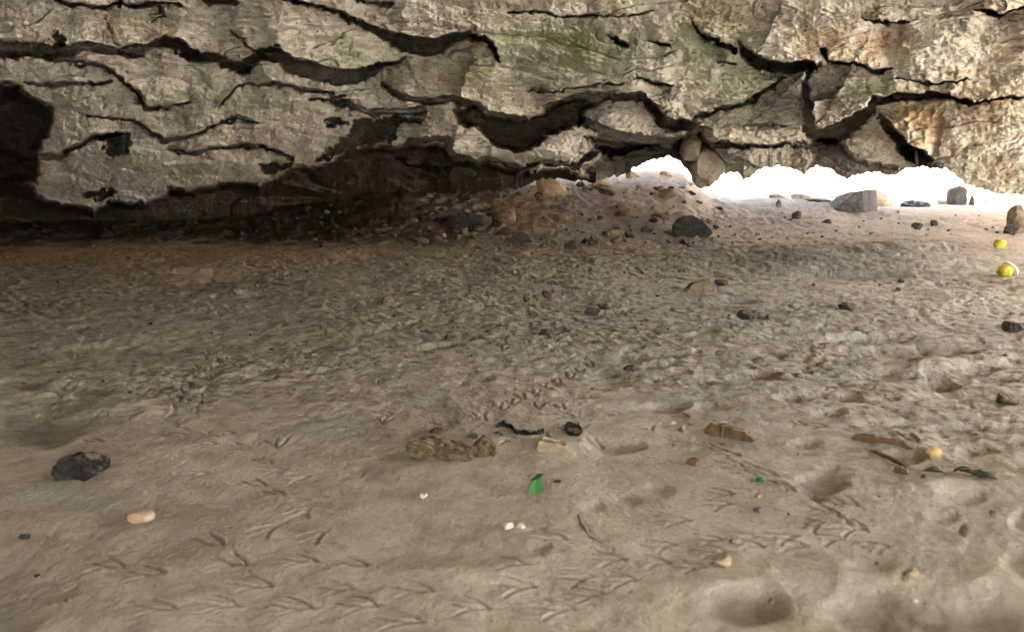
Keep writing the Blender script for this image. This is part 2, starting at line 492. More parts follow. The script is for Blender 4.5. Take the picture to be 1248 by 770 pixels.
    rusty = np.maximum(rusty, .42 * ss(4.8, 7.5, Y) * (.8 + .4 * noise(X * 2, Y * 2, s=88)))  # warms the far sand in colour against the bluish sky light
    dark = ss(306, 288, V + 6 * noise(X * 6, Y * 6, s=79)) * ss(560, 400, U + 40 * noise(X * 2, Y * 2, s=12)) * np.where(inview, 1, 0)  # unlit floor under the left roof, its shade painted as black gravel
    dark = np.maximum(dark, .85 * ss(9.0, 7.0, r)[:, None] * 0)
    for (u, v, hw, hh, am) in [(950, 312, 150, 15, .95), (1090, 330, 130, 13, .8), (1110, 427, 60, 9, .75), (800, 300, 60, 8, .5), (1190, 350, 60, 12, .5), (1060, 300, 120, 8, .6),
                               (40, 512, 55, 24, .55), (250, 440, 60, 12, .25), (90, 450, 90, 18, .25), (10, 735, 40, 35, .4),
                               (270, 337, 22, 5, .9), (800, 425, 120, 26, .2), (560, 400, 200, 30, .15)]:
        dark_brown = np.maximum(dark_brown, am * np.exp(-(((U - u) / hw) ** 2 + ((V - v) / hh) ** 2) * wob) * (.7 + .6 * noise(X * 8, Y * 8, s=15)))
    for (u, v, hw, hh, am) in [(110, 615, 80, 22, .5), (60, 350, 45, 10, .5), (400, 520, 60, 16, .35), (310, 342, 16, 6, .6), (140, 400, 200, 40, .25),
                               (600, 530, 80, 10, .3), (1000, 500, 300, 160, .35), (200, 640, 120, 12, .2)]:
        grey = np.maximum(grey, am * np.exp(-(((U - u) / hw) ** 2 + ((V - v) / hh) ** 2) * wob) * (.75 + .5 * noise(X * 7, Y * 7, s=16)))
    co = np.stack([X, Y, h], -1).reshape(-1, 3)
    q = grid_quads(nr, nc, True)
    me = mesh_from('ground', co, quads=q[:, ::-1].copy())
    for n, a_ in (('soil_shade', .9 * rough * near), ('rusty', rusty), ('dark', dark), ('dark_brown', dark_brown), ('grey', grey)):
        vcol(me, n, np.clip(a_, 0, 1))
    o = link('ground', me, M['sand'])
    tag(o, 'uneven cave floor of trodden sand covered in bird tracks', 'sand floor', kind='structure')
    return o


build_floor()

# ------------------------------------------------------------------ the rock roof
CRACKS = [
    [(66, 0, 1), (79, 6, 2.5), (108, 7, 2.5), (133, 8, 2.5), (145, 5, 2), (166, 6, 2.5), (195, 3, 2), (220, 6, 1)],
    [(235, -6, 3), (249, 0, 4), (290, 3, 3)],
    [(-600, 66, 10), (-200, 58, 10), (0, 60, 10), (54, 62, 9), (87, 61, 6), (104, 56, 6), (140, 62, 6), (170, 63, 5), (185, 55, 5), (200, 50, 5), (215, 55, 6),
     (235, 66, 7), (265, 72, 5), (285, 80, 7), (300, 82, 8), (312, 66, 6), (335, 64, 9), (360, 80, 9), (400, 93, 9), (420, 96, 9),
     (440, 90, 8), (470, 78, 4), (485, 75, 2), (493, 70, 1)],
    [(345, 0, 2), (382, 6, 2), (415, 18, 2.5), (433, 26, 3), (462, 39, 5), (483, 50, 8), (504, 58, 10), (537, 55, 9), (554, 46, 6),
     (575, 41, 4), (591, 46, 4), (599, 58, 3), (606, 74, 1)],
    [(62, 71, 1), (100, 77, 2), (137, 85, 2), (158, 104, 2), (179, 131, 2.5), (208, 132, 2), (233, 126, 1)],
    [(104, 141, 1), (141, 145, 1.5), (166, 145, 1.5), (183, 164, 2.5), (200, 170, 2.5), (233, 167, 2), (258, 154, 1.5), (291, 143, 1.5), (316, 152, .8)],
    [(-600, 180, 3), (0, 183, 2), (21, 191, 2.5), (66, 191, 3), (91, 181, 3), (112, 168, 3), (145, 162, 2)],
    [(208, 179, 1), (220, 187, 2), (249, 183, 2), (291, 177, 2.5), (324, 179, 2), (357, 194, 2)],
    [(266, 133, .7), (274, 120, 1), (291, 104, 1.5), (332, 102, 1.5), (374, 110, 2), (400, 112, 2), (425, 125, 3), (450, 135, 3), (483, 137, 2.5), (520, 133, 3)],
    [(380, 120, 1), (399, 122, 2), (430, 131, 2)],
    [(466, 100, 3), (487, 116, 4), (525, 125, 4), (554, 120, 4), (583, 129, 5), (595, 141, 4), (637, 143, 2)],
    [(666, 133, 4), (690, 122, 4), (712, 120, 4), (753, 118, 4), (782, 120, 5), (795, 133, 6), (805, 145, 8), (821, 152, 8), (842, 154, 6), (846, 143, 2), (883, 133, 2.5),
     (916, 123, 2.5), (936, 108, 2), (954, 96, 1.5)],
    [(712, 145, 5), (732, 160, 6), (757, 166, 7), (786, 172, 7), (820, 179, 9), (842, 172, 8), (850, 160, 6)],
    [(496, 174, 3), (516, 170, 3), (545, 170, 3), (554, 187, 4), (574, 195, 3), (600, 195, 2.5), (633, 206, 3), (658, 199, 2.5), (687, 199, 3),
     (707, 206, 3), (716, 191, 4), (732, 183, 4), (745, 187, 5), (774, 179, 5)],
    [(842, 31, 1), (862, 46, 3), (896, 62, 3)],
    [(900, 54, 2), (920, 75, 7), (941, 83, 8), (966, 81, 7), (987, 77, 4), (983, 95, 3), (983, 125, 5), (987, 158, 8), (1000, 164, 10), (1020, 162, 11), (1049, 145, 8),
     (1066, 125, 6), (1091, 118, 5), (1132, 114, 5), (1157, 114, 4), (1178, 125, 2), (1216, 120, 2), (1248, 118, 1.5), (1700, 105, 2)],
    [(1074, 141, 3), (1091, 166, 6), (1107, 187, 9), (1132, 197, 6)],
    [(850, 166, 3), (866, 175, 4), (904, 177, 3), (937, 179, 2), (954, 175, 2), (987, 179, 3)],
    [(1000, 62, 3), (1012, 75, 1.5), (1049, 79, 2), (1066, 89, 2), (1083, 83, 1)],
    [(1187, 12, 2), (1216, 19, 1.5), (1248, 8, 1)],
    [(740, 43, .8), (760, 54, 2)], [(790, 50, .8), (815, 55, 1.5)], [(775, 96, .8), (800, 101, 1.8), (818, 103, 1)],
    [(800, 102, .8), (818, 104, 1)], [(425, -3, 1), (475, 7, 1.5)], [(480, 190, .8), (500, 200, 1.8), (530, 207, 1.8), (545, 203, 1)],
    [(30, 100, 1), (70, 104, 1.5), (135, 100, 1.5)], [(1050, 20, .8), (1080, 30, 1.2), (1110, 28, .8)], [(640, 110, .6), (700, 108, 1), (760, 100, .8)],
    [(1090, 95, .8), (1130, 100, 1.2), (1180, 98, .8)], [(870, 74, .8), (895, 78, 1.2)], [(620, 12, .7), (700, 20, 1.1), (790, 16, .7)],
    [(185, 28, .6), (200, 20, 1), (192, 8, .7)], [(285, 40, .7), (300, 52, 1.2), (310, 62, 1.4)],
]
R_BROWN = [(579, 129), (595, 143), (637, 145), (666, 135), (683, 125), (716, 122), (733, 124), (716, 133), (712, 152), (666, 166), (658, 179), (633, 185), (600, 179), (583, 158), (558, 150), (554, 133)]
R_RIGHT = [(987, 172), (1020, 168), (1033, 179), (1049, 197), (1099, 204), (1145, 199), (1150, 214), (1091, 220), (1045, 222), (1033, 226), (1000, 214), (965, 216), (989, 195)]
R_MID = [(712, 168), (760, 172), (820, 180), (850, 160), (870, 178), (885, 205), (880, 240), (840, 240), (770, 225), (715, 225), (712, 206), (735, 190)]
R_LEFT = [(-700, 104), (0, 104), (25, 108), (62, 129), (64, 150), (46, 187), (46, 222), (-100, 235), (-700, 240)]
R_UNDER = [(-700, 212), (0, 212), (37, 225), (50, 245), (83, 249), (116, 257), (133, 246), (179, 246), (202, 238), (204, 230), (233, 234), (266, 223), (316, 225),
           (353, 206), (382, 201), (408, 193), (441, 181), (479, 177), (500, 178), (545, 176), (556, 192), (600, 199), (633, 210), (687, 206), (715, 214), (740, 225), (740, 320), (-700, 340)]
BLACK = [[(118, 166), (140, 161), (158, 160), (162, 187), (137, 193)], [(314, 200), (330, 197), (353, 198), (355, 208), (320, 215)],
         [(378, 199), (400, 180), (420, 164), (433, 147), (475, 141), (525, 143), (505, 150), (489, 152), (479, 175), (441, 181), (408, 193)],
         [(395, 147), (410, 144), (425, 148), (422, 156), (400, 156)], [(62, 44), (70, 36), (78, 42), (82, 56), (66, 58)],
         [(100, 236), (130, 228), (145, 236), (125, 246), (105, 244)], [(984, 78), (992, 74), (1000, 78), (994, 86)]]
EDGE = [(-800, 306), (0, 298), (150, 298), (220, 292), (300, 266), (340, 252), (400, 246), (440, 239), (480, 233), (520, 235), (560, 236), (600, 233), (640, 228),
        (660, 217), (700, 220), (722, 223), (735, 217), (765, 212), (770, 206), (790, 196), (815, 191), (828, 197), (838, 206), (843, 214), (865, 216), (880, 212),
        (888, 211), (900, 211), (906, 219), (915, 216), (930, 205), (950, 202), (970, 206), (978, 213), (990, 204), (1005, 203), (1020, 211), (1033, 219),
        (1045, 212), (1070, 211), (1090, 215), (1105, 206), (1130, 204), (1155, 207), (1165, 215), (1178, 225), (1198, 230), (1212, 237), (1248, 237), (1330, 232),
        (1450, 180), (1600, 120), (1800, 60)]


def seg_dist(U, V, a, b):
    ax, ay, aw = a; bx, by, bw = b
    dx, dy = bx - ax, by - ay
    L2 = dx * dx + dy * dy + 1e-9
    t = np.clip(((U - ax) * dx + (V - ay) * dy) / L2, 0, 1)
    ex = U - (ax + t * dx); ey = V - (ay + t * dy)
    return np.sqrt(ex * ex + ey * ey), aw + (bw - aw) * t, ey, t


def poly_sd(U, V, P):
    """signed distance, negative inside"""
    d = np.full(U.shape, 1e9); inside = np.zeros(U.shape, bool)
    n = len(P)
    for i in range(n):
        x1, y1 = P[i]; x2, y2 = P[(i + 1) % n]
        dd, _, _, _ = seg_dist(U, V, (x1, y1, 0), (x2, y2, 0))
        d = np.minimum(d, dd)
        c = ((y1 > V) != (y2 > V)) & (U < (x2 - x1) * (V - y1) / (y2 - y1 + 1e-12) + x1)
        inside ^= c
    return np.where(inside, -d, d)


def base_t(U, V):
    """distance of the roof surface along the view axis"""
    l = np.interp(V, [-420, -150, 0, 60, 120, 200, 240, 300], [2.0, 3.0, 4.0, 4.6, 5.2, 6.1, 6.7, 7.2])
    k = np.interp(U, [-800, 0, 300, 624, 900, 1248, 1700], [.95, 1.0, 1.02, .94, .84, .74, .70])
    return l * k


def roof_cols():
    return np.concatenate([np.linspace(-800, -20, 40, endpoint=False), np.arange(-20, 1270, 1.0), np.linspace(1270, 1480, 20)])


def build_roof():
    us = roof_cols()
    ev = np.interp(us, [p[0] for p in EDGE], [p[1] for p in EDGE])
    ev = ev + 1.6 * noise(us * .21, us * 0, s=5) + .9 * noise(us * .6, us * 0, s=6)
    # rows: fraction 0 at the top (v = -420), 1 at the lower edge
    top = np.linspace(-420, -15, 40, endpoint=False)
    nv = 330
    f = np.linspace(0, 1, nv)
    V = np.concatenate([np.repeat(top[:, None], len(us), 1), -15 + (ev[None, :] + 15) * f[:, None]], 0)
    U = np.repeat(us[None, :], V.shape[0], 0)
    nfront = V.shape[0]
    # warp so that cracks wander
    wu = U + 3.2 * noise(U * .055, V * .07, s=1) + 1.5 * noise(U * .19, V * .22, s=2)
    wv = V + 2.6 * noise(U * .05, V * .07, s=3) + 1.2 * noise(U * .17, V * .24, s=4) + .35 * noise(U * .5, V * .6, s=14)
    jag = np.abs(noise(U * .10, V * .13, s=201)) * 3.4 - 1.4
    wv = wv + jag; wu = wu + np.abs(noise(U * .09, V * .11, s=202)) * 3.4 - 1.4
    t = base_t(U, V)
    px_m = t / FPX
    # crevices and the ledges that overhang them
    groove = np.zeros_like(t); lip = np.zeros_like(t)
    for cr in CRACKS:
        cu = [c[0] for c in cr]; cv = [c[1] for c in cr]
        rws = np.nonzero((wv.max(1) > min(cv) - 130) & (wv.min(1) < max(cv) + 130))[0]
        cls = np.nonzero((wu.max(0) > min(cu) - 130) & (wu.min(0) < max(cu) + 130))[0]
        sl = (slice(rws[0], rws[-1] + 1), slice(cls[0], cls[-1] + 1))
        su, sv = wu[sl], wv[sl]
        best = np.full(su.shape, 1e9); bw = np.zeros_like(su); be = np.zeros_like(su); bt = np.ones_like(su)
        n = len(cr) - 1
        for i in range(n):
            d, w, ey, tt = seg_dist(su, sv, cr[i], cr[i + 1])
            m = (d - w) < (best - bw)
            best = np.where(m, d, best); bw = np.where(m, w, bw); be = np.where(m, ey, be)
            endf = np.ones_like(su)
            if i == 0: endf = np.clip(tt * 1.6, 0, 1)
            if i == n - 1: endf = np.minimum(endf, np.clip((1 - tt) * 1.6, 0, 1))
            bt = np.where(m, endf, bt)
        g = ss(.9, -.9, best - bw)
        wmax = max(c[2] for c in cr)
        dep = np.clip(.12 + .20 * bw, 0, 2.0)
        groove[sl] = np.maximum(groove[sl], g * dep)
        amp = np.clip(.07 + .042 * bw, 0, .42)
        e = best - bw
        below = np.where(be > 0, 1, 0); above = 1 - below
        rad = 10 + 3.2 * bw
        e0 = np.clip(e, 0, None)
        lip[sl] += np.where(e > 0, below * amp * np.exp(-e0 / (rad * 1.9)) - above * amp * .75 * np.exp(-e0 / rad), 0) * bt
        # rounding of the lips
        lip[sl] += np.where(e > 0, np.exp(-(e0 / 1.6)) * .022, 0) * bt
    t = t + lip
    und = np.clip(1 - (ev[None, :] - V) / 46.0, 0, 1)
    t = t + .22 * und ** 2 * np.interp(us, [-800, 900, 1100, 1480], [1, 1, .15, .15])[None, :]
    bx = t * (U - 624) / FPX; bz = t * (300 - V) / FPX
    # recesses
    shade_tint = np.zeros_like(t)  # shade of the recesses, painted into the rock colour
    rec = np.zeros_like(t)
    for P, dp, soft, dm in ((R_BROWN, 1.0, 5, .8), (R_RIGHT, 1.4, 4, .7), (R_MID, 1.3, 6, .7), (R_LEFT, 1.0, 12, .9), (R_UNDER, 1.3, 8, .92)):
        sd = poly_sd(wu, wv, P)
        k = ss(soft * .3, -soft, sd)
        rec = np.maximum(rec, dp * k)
        shade_tint = np.maximum(shade_tint, dm * ss(2, -4, sd))
    t = t + rec
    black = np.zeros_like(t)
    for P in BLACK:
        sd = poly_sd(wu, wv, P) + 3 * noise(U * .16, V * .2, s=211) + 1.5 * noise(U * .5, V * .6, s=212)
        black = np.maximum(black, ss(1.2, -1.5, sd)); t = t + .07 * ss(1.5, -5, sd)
    black = np.maximum(black, .7 * ss(5, -5, poly_sd(wu, wv, R_LEFT) + 6 * noise(U * .06, V * .08, s=213)))  # left recess blackened: dark stain and its shadow in one colour
    # smaller ledges inside the dark recesses
    led = np.abs(noise(bx * 1.6 + .5 * noise(bx * 3, bz * 5, s=33), bz * 7 + .8 * noise(bx * 2, bz * 2, s=34), s=35))
    inner = ss(.1, .5, shade_tint)
    t = t - inner * .07 * ss(.5, .05, led)
    t = t + groove
    # bedding: layered, warped, with hairline partings
    X = 4.6 * (U - 624) / FPX; Z = 4.6 * (300 - V) / FPX
    w1 = noise(X * 1.3, Z * 2, s=41) * .11 + noise(X * 4, Z * 8, s=42) * .035 + noise(X * 14, Z * 20, s=40) * .008
    lay = noise(X * .9, (Z + w1) * 15, s=43) + .5 * noise(X * 2.1, (Z + w1) * 34, s=44)
    amp = 1 - .5 * np.clip(groove * 8, 0, 1)
    t = t + amp * (.036 * lay + .05 * fbm(X * 2.2, Z * 3.6, s=45, o=3) + .030 * fbm(X * 9, Z * 12, s=46, o=4, g=.62) + .005 * noise(X * 60, Z * 66, s=146))
    fq = 4.5 * fbm(X * 1.1 + 3, (Z + w1) * 5.5, s=141, o=4, g=.55) + 3 * (Z + w1)
    fr = fq - np.floor(fq)
    t = t + amp * .012 * (ss(.0, .82, fr) - ss(.86, 1.0, fr))
    fq = 5 * fbm(X * 2.6 + 3, (Z + w1) * 12, s=151, o=3, g=.55)
    fr = fq - np.floor(fq)
    t = t + amp * .006 * (ss(.0, .8, fr) - ss(.85, 1.0, fr))
    part = np.abs(noise(X * 1.5 + 9, (Z + w1 * 1.3) * 9.5, s=47))
    hair = ss(.055, .0, part) * ss(-.05, .35, noise(X * 1.3, Z * 3.5, s=48))
    part2 = np.abs(noise(X * 3.3 + 4, (Z + w1 * .9) * 17, s=57))
    hair2 = ss(.07, .0, part2) * ss(.0, .4, noise(X * 2.3, Z * 4.5, s=58))
    t = t + amp * (.07 * hair + .03 * hair2)
    # pock marks
    pk = noise(X * 26, Z * 34, s=49) ; t = t + .05 * np.clip(pk - .55, 0, 1) * ss(0, .4, noise(X * 1.8, Z * 2.5, s=50))
    dx, dz = ray(U, V)
    P0 = np.stack([dx * t, t, CAMZ + dz * t], -1)
    # rows that run back from the lower edge under the slab
    rows = []
    last = P0[-1]
    ldz = dz[-1]
    up = np.interp(us, [-800, 500, 560, 650, 720, 1800], [.004, .004, .006, .06, .15, .15])
    for k in range(1, 26):
        q = k / 25.0
        y = last[:, 1] + (np.interp(us, [-800, 600, 700, 1480], [10.9, 10.9, 9.7, 9.4]) - last[:, 1]) * q ** 1.4
        dy = y - last[:, 1]
        x = last[:, 0] * (1 + .0 * dy) + dx[-1] * dy * .9
        z = last[:, 2] + dy * (ldz + up) + .25 * ss(700, 950, us) * ss(1, 3, dy) + .03 * np.abs(noise(x * 3, y * 3, s=66)) * min(1, k / 4) + .05 * ss(0, .4, dy)
        rows.append(np.stack([x, y, z], -1))
    z0 = rows[-1][:, 2]
    for zt in (.3, .6, .9, 1.2, 1.5, 1.8):
        rr = rows[24].copy(); rr[:, 2] = z0 + zt; rr[:, 1] += .25 * noise(rr[:, 0] * 1.2, rr[:, 2] * 1.2, s=67) + zt * .05
        rows.append(rr)
    allp = np.concatenate([P0, np.stack(rows, 0)], 0)
    nr, nc = allp.shape[:2]
    q = grid_quads(nr, nc)
    me = mesh_from('cave_ceiling', allp.reshape(-1, 3), quads=q[:, ::-1].copy())
    pad = np.zeros((len(rows), nc))

    def blob(L, sc=1.0):
        g = np.zeros_like(t)
        for (u, v, hw, hh, am) in L:
            g = np.maximum(g, am * np.exp(-(((wu - u) / hw) ** 2 + ((wv - v) / hh) ** 2)))
        return g
    algae = blob([(690, 55, 90, 30, .8), (860, 55, 50, 40, .6), (420, 70, 60, 20, .5), (600, 85, 60, 20, .45), (900, 110, 60, 28, .6), (240, 215, 60, 8, .6),
                  (250, 120, 90, 20, .25), (1060, 110, 50, 12, .5), (540, 85, 40, 12, .5), (1060, 165, 25, 25, .35), (720, 95, 80, 20, .4), (640, 200, 70, 8, .35)])
    ochre = blob([(160, 35, 40, 12, .45), (1040, 55, 70, 25, .75), (1120, 150, 50, 40, .8), (1190, 130, 60, 40, .6), (1215, 10, 40, 8, .8), (1225, 205, 30, 20, .5),
                  (570, 85, 20, 40, .6), (640, 128, 25, 14, .4), (535, 95, 20, 8, .5), (900, 160, 40, 16, .35), (420, 235, 60, 8, .9), (560, 215, 120, 18, .6),
                  (300, 175, 40, 15, .3), (880, 20, 60, 15, .35), (1240, 60, 40, 30, .4), (450, 215, 120, 18, .5)])
    for n_, a_ in (('algae', algae), ('ochre', ochre), ('shade_tint', shade_tint), ('black', black)):
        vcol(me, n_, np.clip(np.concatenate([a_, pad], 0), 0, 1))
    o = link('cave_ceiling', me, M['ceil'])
    tag(o, 'low overhanging roof of cracked grey limestone with green and ochre stains', 'rock ceiling', kind='structure')
    return o


roof = build_roof()


def ico(sub):
    import bmesh
    bm = bmesh.new(); bmesh.ops.create_icosphere(bm, subdivisions=sub, radius=1)
    v = np.array([x.co[:] for x in bm.verts]); f = [[y.index for y in x.verts] for x in bm.faces]
    bm.free()
    return v, f


ICO = {k: ico(k) for k in (1, 2, 3, 4, 5)}


def rock_mesh(name, size, seed, sub=4, cuts=9, cutd=.62, rough=.10, flat=0.0):
    """a broken stone: a ball trimmed by random planes, then weathered"""
    v, f = ICO[sub]; v = v.copy()
    rs = np.random.RandomState(seed)
    for i in range(cuts):
        n = rs.normal(size=3); n /= np.linalg.norm(n)
        d = cutd + rs.uniform(-.12, .22)
        p = v @ n
        v = v - np.clip(p - d, 0, None)[:, None] * n[None, :]
    nn = fbm(v[:, 0] * 1.7 + seed, v[:, 1] * 1.7, v[:, 2] * 1.7, s=seed % 97, o=4, g=.55)
    v = v * (1 + rough * 1.6 * nn)[:, None]
    mx = np.abs(v).max(0)
    v = v / mx * (np.array(size) / 2)
    return mesh_from(name, v, faces=f, smooth=True)


# unseen rock above and around the shelter in closed rough blocks, some only blocking light
def slab(name, x0, x1, y0, y1, z0, z1, n=28, seed=1, amp=.25, parent=None):
    co = []; faces = []
    def face(o_, a, b, k):
        base = len(co)
        for i in range(n + 1):
            for j in range(n + 1):
                p = np.array(o_) + np.array(a) * i / n + np.array(b) * j / n
                co.append(p)
        for i in range(n):
            for j in range(n):
                q = [base + i * (n + 1) + j, base + (i + 1) * (n + 1) + j, base + (i + 1) * (n + 1) + j + 1, base + i * (n + 1) + j + 1]
                faces.append(q if k else q[::-1])
    dx, dy, dz = x1 - x0, y1 - y0, z1 - z0
    face((x0, y0, z0), (dx, 0, 0), (0, dy, 0), 0); face((x0, y0, z1), (dx, 0, 0), (0, dy, 0), 1)
    face((x0, y0, z0), (dx, 0, 0), (0, 0, dz), 1); face((x0, y1, z0), (dx, 0, 0), (0, 0, dz), 0)
    face((x0, y0, z0), (0, dy, 0), (0, 0, dz), 0); face((x1, y0, z0), (0, dy, 0), (0, 0, dz), 1)
    v = np.array(co)
    for ax in range(3):
        v[:, ax] += amp * fbm(v[:, 0] * .9, v[:, 1] * .9, v[:, 2] * 1.4, s=seed + ax * 9, o=3) * 1.2
    me = mesh_from(name, v, faces=faces)
    return link(name, me, M['ceil'], parent)


slab('unseen_rock', -12, 4.6, 1.8, 9.2, 2.35, 3.75, 40, 3, .22, roof)
slab('unseen_rock', -12, 4.7, -1.4, 2.2, 1.65, 3.7, 30, 7, .12, roof)  # low slab over the camera, added to limit sky light from behind
slab('unseen_rock', -12, 4.7, -2.2, -1.2, .88, 3.6, 30, 27, .06, roof)  # lip behind the camera, added to keep low sky light off the floor
slab('unseen_rock', -12, -1.6, -2.9, -1.3, -1, 3.4, 30, 37, .1, roof)  # block added behind left to darken that side of the roof
slab('unseen_rock', 4.3, 7.5, 3.3, 9.0, 2.0, 3.75, 24, 5, .22, roof)
slab('unseen_rock', -12, -.9, 8.4, 10.9, 1.9, 3.5, 30, 17, .2, roof)
slab('unseen_rock', -14, -6.3, -2, 12.5, -1, 4.5, 30, 9, .3, roof)

# two stones wedged under the roof beside the bright gap
def pxrock(u, v, t, w, h, d, seed, mat, **kw):
    dx, dz = ray(u, v)
    me = rock_mesh('hanging_boulder', (w * t / FPX, d, h * t / FPX), seed, 5, **kw)
    o = link('hanging_boulder', me, mat, roof, (dx * t, t, CAMZ + dz * t))
    for n_ in ('algae', 'ochre', 'shade_tint', 'black'):
        vcol(me, n_, np.full(len(me.vertices), {'ochre': .3, 'shade_tint': .35}.get(n_, 0.)))
    return o
pxrock(862, 205, 5.9, 40, 50, .35, 5, M['ceil'], cuts=7, cutd=.75)
pxrock(843, 182, 5.8, 26, 34, .25, 8, M['ceil'], cuts=7, cutd=.75)

# ------------------------------------------------------------------ loose things on the floor
def stone(u, vb, w, h, label, mat='grey', seed=1, depth=None, sink=.27, name='stone', cat='stone', group=None, yaw=None, **kw):
    """stone whose foot shows at pixel u, vb and which is w by h pixels in the photo"""
    p = at(u, vb); m = px(p.y)
    W, Hh = w * m, h * m
    D = (depth if depth is not None else W * .8)
    Z = Hh / (1 - sink)
    sub = kw.pop('sub', 4 if w > 14 else 3 if w > 7 else 2)
    me = rock_mesh(name, (W, D, Z), seed, sub, **kw)
    o = link(name, me, M[mat], None, (p.x, p.y + D * .35, p.z + Z * .5 - Z * sink), (0, 0, 0 if yaw is None else yaw))
    if label: tag(o, label, cat, group)
    return o


stone(1072, 251, 50, 20, 'tan flat rock lying just behind the square block', 'tan', 78, name='rock', cat='rock', cutd=.7, sub=4)
stone(1121, 252, 36, 8, 'long low dark slab on the crest, right of the square block', 'dark', 90, name='rock_slab', cat='rock slab', cutd=.6, rough=.05)
stone(1150, 249, 14, 6, 'small tan rock beside the upright dark block on the crest', 'tan', 95, name='rock', cat='rock')
stone(1185, 248, 7, 13, 'thin dark rock leaning right of the upright block', 'dark', 92, name='rock', cat='rock')
stone(1213, 249, 20, 10, 'low grey block in the last gap at the right', 'grey', 93, name='rock', cat='rock', cutd=.55, rough=.04)
stone(1243, 285, 32, 36, 'rounded brown rock cut by the right edge of the view', 'brown', 94, name='boulder', cat='boulder', sub=5)
stone(1236, 286, 18, 12, 'dark stone at the foot of the rounded rock at the right edge', 'dark', 97, name='stone')
stone(977, 243, 30, 7, 'flat layered tan rock on the crest left of the square block', 'tan', 80, name='rock_slab', cat='rock slab', cutd=.6)
stone(950, 242, 26, 6, 'thin pale slab farthest left on the bright crest', 'tan', 82, name='rock_slab', cat='rock slab', cutd=.6)
stone(1002, 246, 40, 6, 'long thin tan slab touching the left of the square block', 'tan', 83, name='rock_slab', cat='rock slab', cutd=.6)
stone(949, 252, 8, 9, 'small pointed stone on the bright sand below the thin pale slab', 'brown', 84, name='stone')
stone(972, 266, 12, 11, 'dark pointed stone left of and below the square block', 'dark', 85, name='stone')
stone(1008, 273, 12, 6, 'low dark stone below the square block', 'dark', 86, name='stone')
stone(1119, 279, 14, 8, 'dark lump left of a twin lump below the long low slab', 'dark', 87, name='stone')
stone(1139, 275, 10, 7, 'smaller dark lump right of its twin below the long low slab', 'dark', 88, name='stone')
stone(673, 238, 40, 24, 'large pale-topped rock wedged under the roof at the left end of the gap', 'tan', 101, name='boulder', cat='boulder', sub=5)
stone(612, 272, 34, 16, 'brown rock beside the dark squared block in the rubble', 'brown', 103, name='rock', cat='rock')
stone(742, 237, 24, 12, 'dark rock in front of the small bright hump', 'brown', 104, name='rock', cat='rock')
stone(733, 229, 30, 11, 'pale rock at the left foot of the bright hump', 'tan', 105, name='rock', cat='rock')
stone(772, 217, 18, 9, 'tan rock tucked under the roof beside the bright hump', 'tan', 106, name='rock', cat='rock')
stone(812, 216, 16, 9, 'tan rock on the top of the bright hump', 'tan', 107, name='rock', cat='rock')
stone(797, 271, 12, 7, 'small dark stone left of the large dark boulder', 'dark', 108, name='stone')
stone(637, 301, 8, 5, 'tiny dark stone just in front of the pyramid shaped stone', 'dark', 110, name='pebble', cat='pebble')
stone(697, 303, 18, 11, 'dark ragged stone right of the pyramid shaped stone', 'dark', 111, name='stone')
stone(394, 302, 12, 8, 'small black stone by itself at the left rubble foot', 'dark', 112, name='stone')
stone(880, 348, 18, 8, 'small dark stone just right of the flat mid sand stone', 'dark', 114, name='stone')
stone(911, 388, 24, 10, 'low dark stone below the flat mid sand stone', 'dark', 115, name='stone')
stone(1032, 378, 26, 9, 'low dark stone with a long tail on the right sand', 'dark', 116, name='stone')
stone(1241, 404, 26, 15, 'dark round stone at the right edge below the yellow balls', 'dark', 117, name='stone')
stone(666, 362, 13, 8, 'lone dark stone in the middle of the sand', 'dark', 118, name='stone')
stone(722, 383, 20, 9, 'left stone of a touching dark pair in mid sand', 'dark', 119, name='stone')
stone(737, 377, 18, 8, 'right stone of a touching dark pair in mid sand', 'dark', 120, name='stone')
stone(665, 408, 18, 8, 'dark lump below the lone stone in mid sand', 'dark', 121, name='stone')
stone(544, 416, 11, 9, 'small upright dark stone left of centre', 'dark', 122, name='stone')
stone(502, 362, 22, 7, 'low dark stone above the small upright one', 'brown', 123, name='stone')
stone(474, 367, 18, 6, 'flat dark stone left of a similar low one', 'brown', 124, name='stone')
stone(285, 361, 30, 13, 'grey pointed lump on the left sand beside the ash patch', 'grey', 125, name='stone')
stone(452, 382, 18, 7, 'low brown lump on the left of mid sand', 'brown', 126, name='stone')
stone(768, 452, 18, 6, 'small dark chip on the pale sand right of centre', 'dark', 127, name='stone')
stone(847, 568, 20, 11, 'red brown stone with a pale end, lower right of centre', 'rust', 128, name='stone')
stone(1178, 652, 18, 14, 'brown stone standing in smooth sand at the lower right', 'brown', 129, name='stone')
stone(1231, 492, 32, 12, 'sandy grey stone near the right edge of mid sand', 'buried', 130, name='stone')
stone(1139, 558, 22, 13, 'bright yellow tan pebble beside the brown stick', 'yellowstone', 131, name='pebble', cat='pebble', cutd=.8, rough=.05)
stone(879, 690, 28, 14, 'sandy tan lump in the foreground under a line of bird tracks', 'tan', 132, name='stone')
stone(1113, 704, 20, 14, 'tan pebble at the rim of a large foreground hollow', 'tan', 133, name='pebble', cat='pebble')
stone(1106, 708, 12, 5, 'tiny tan pebble at the left of the hollow rim pebble', 'tan', 134, name='pebble', cat='pebble')
stone(892, 662, 10, 5, 'tiny grey pebble in the bird tracks', 'grey', 136, name='pebble', cat='pebble')
stone(925, 606, 10, 5, 'tiny pale pebble below the small green chip', 'tan', 137, name='pebble', cat='pebble')
stone(924, 624, 12, 6, 'grey crumb below the small green chip', 'grey', 138, name='pebble', cat='pebble')
stone(524, 241, 12, 6, 'pale added stone standing in for a chink of daylight under the left roof', 'tan', 155, name='stone')  # added where a bright chink would show under the roof
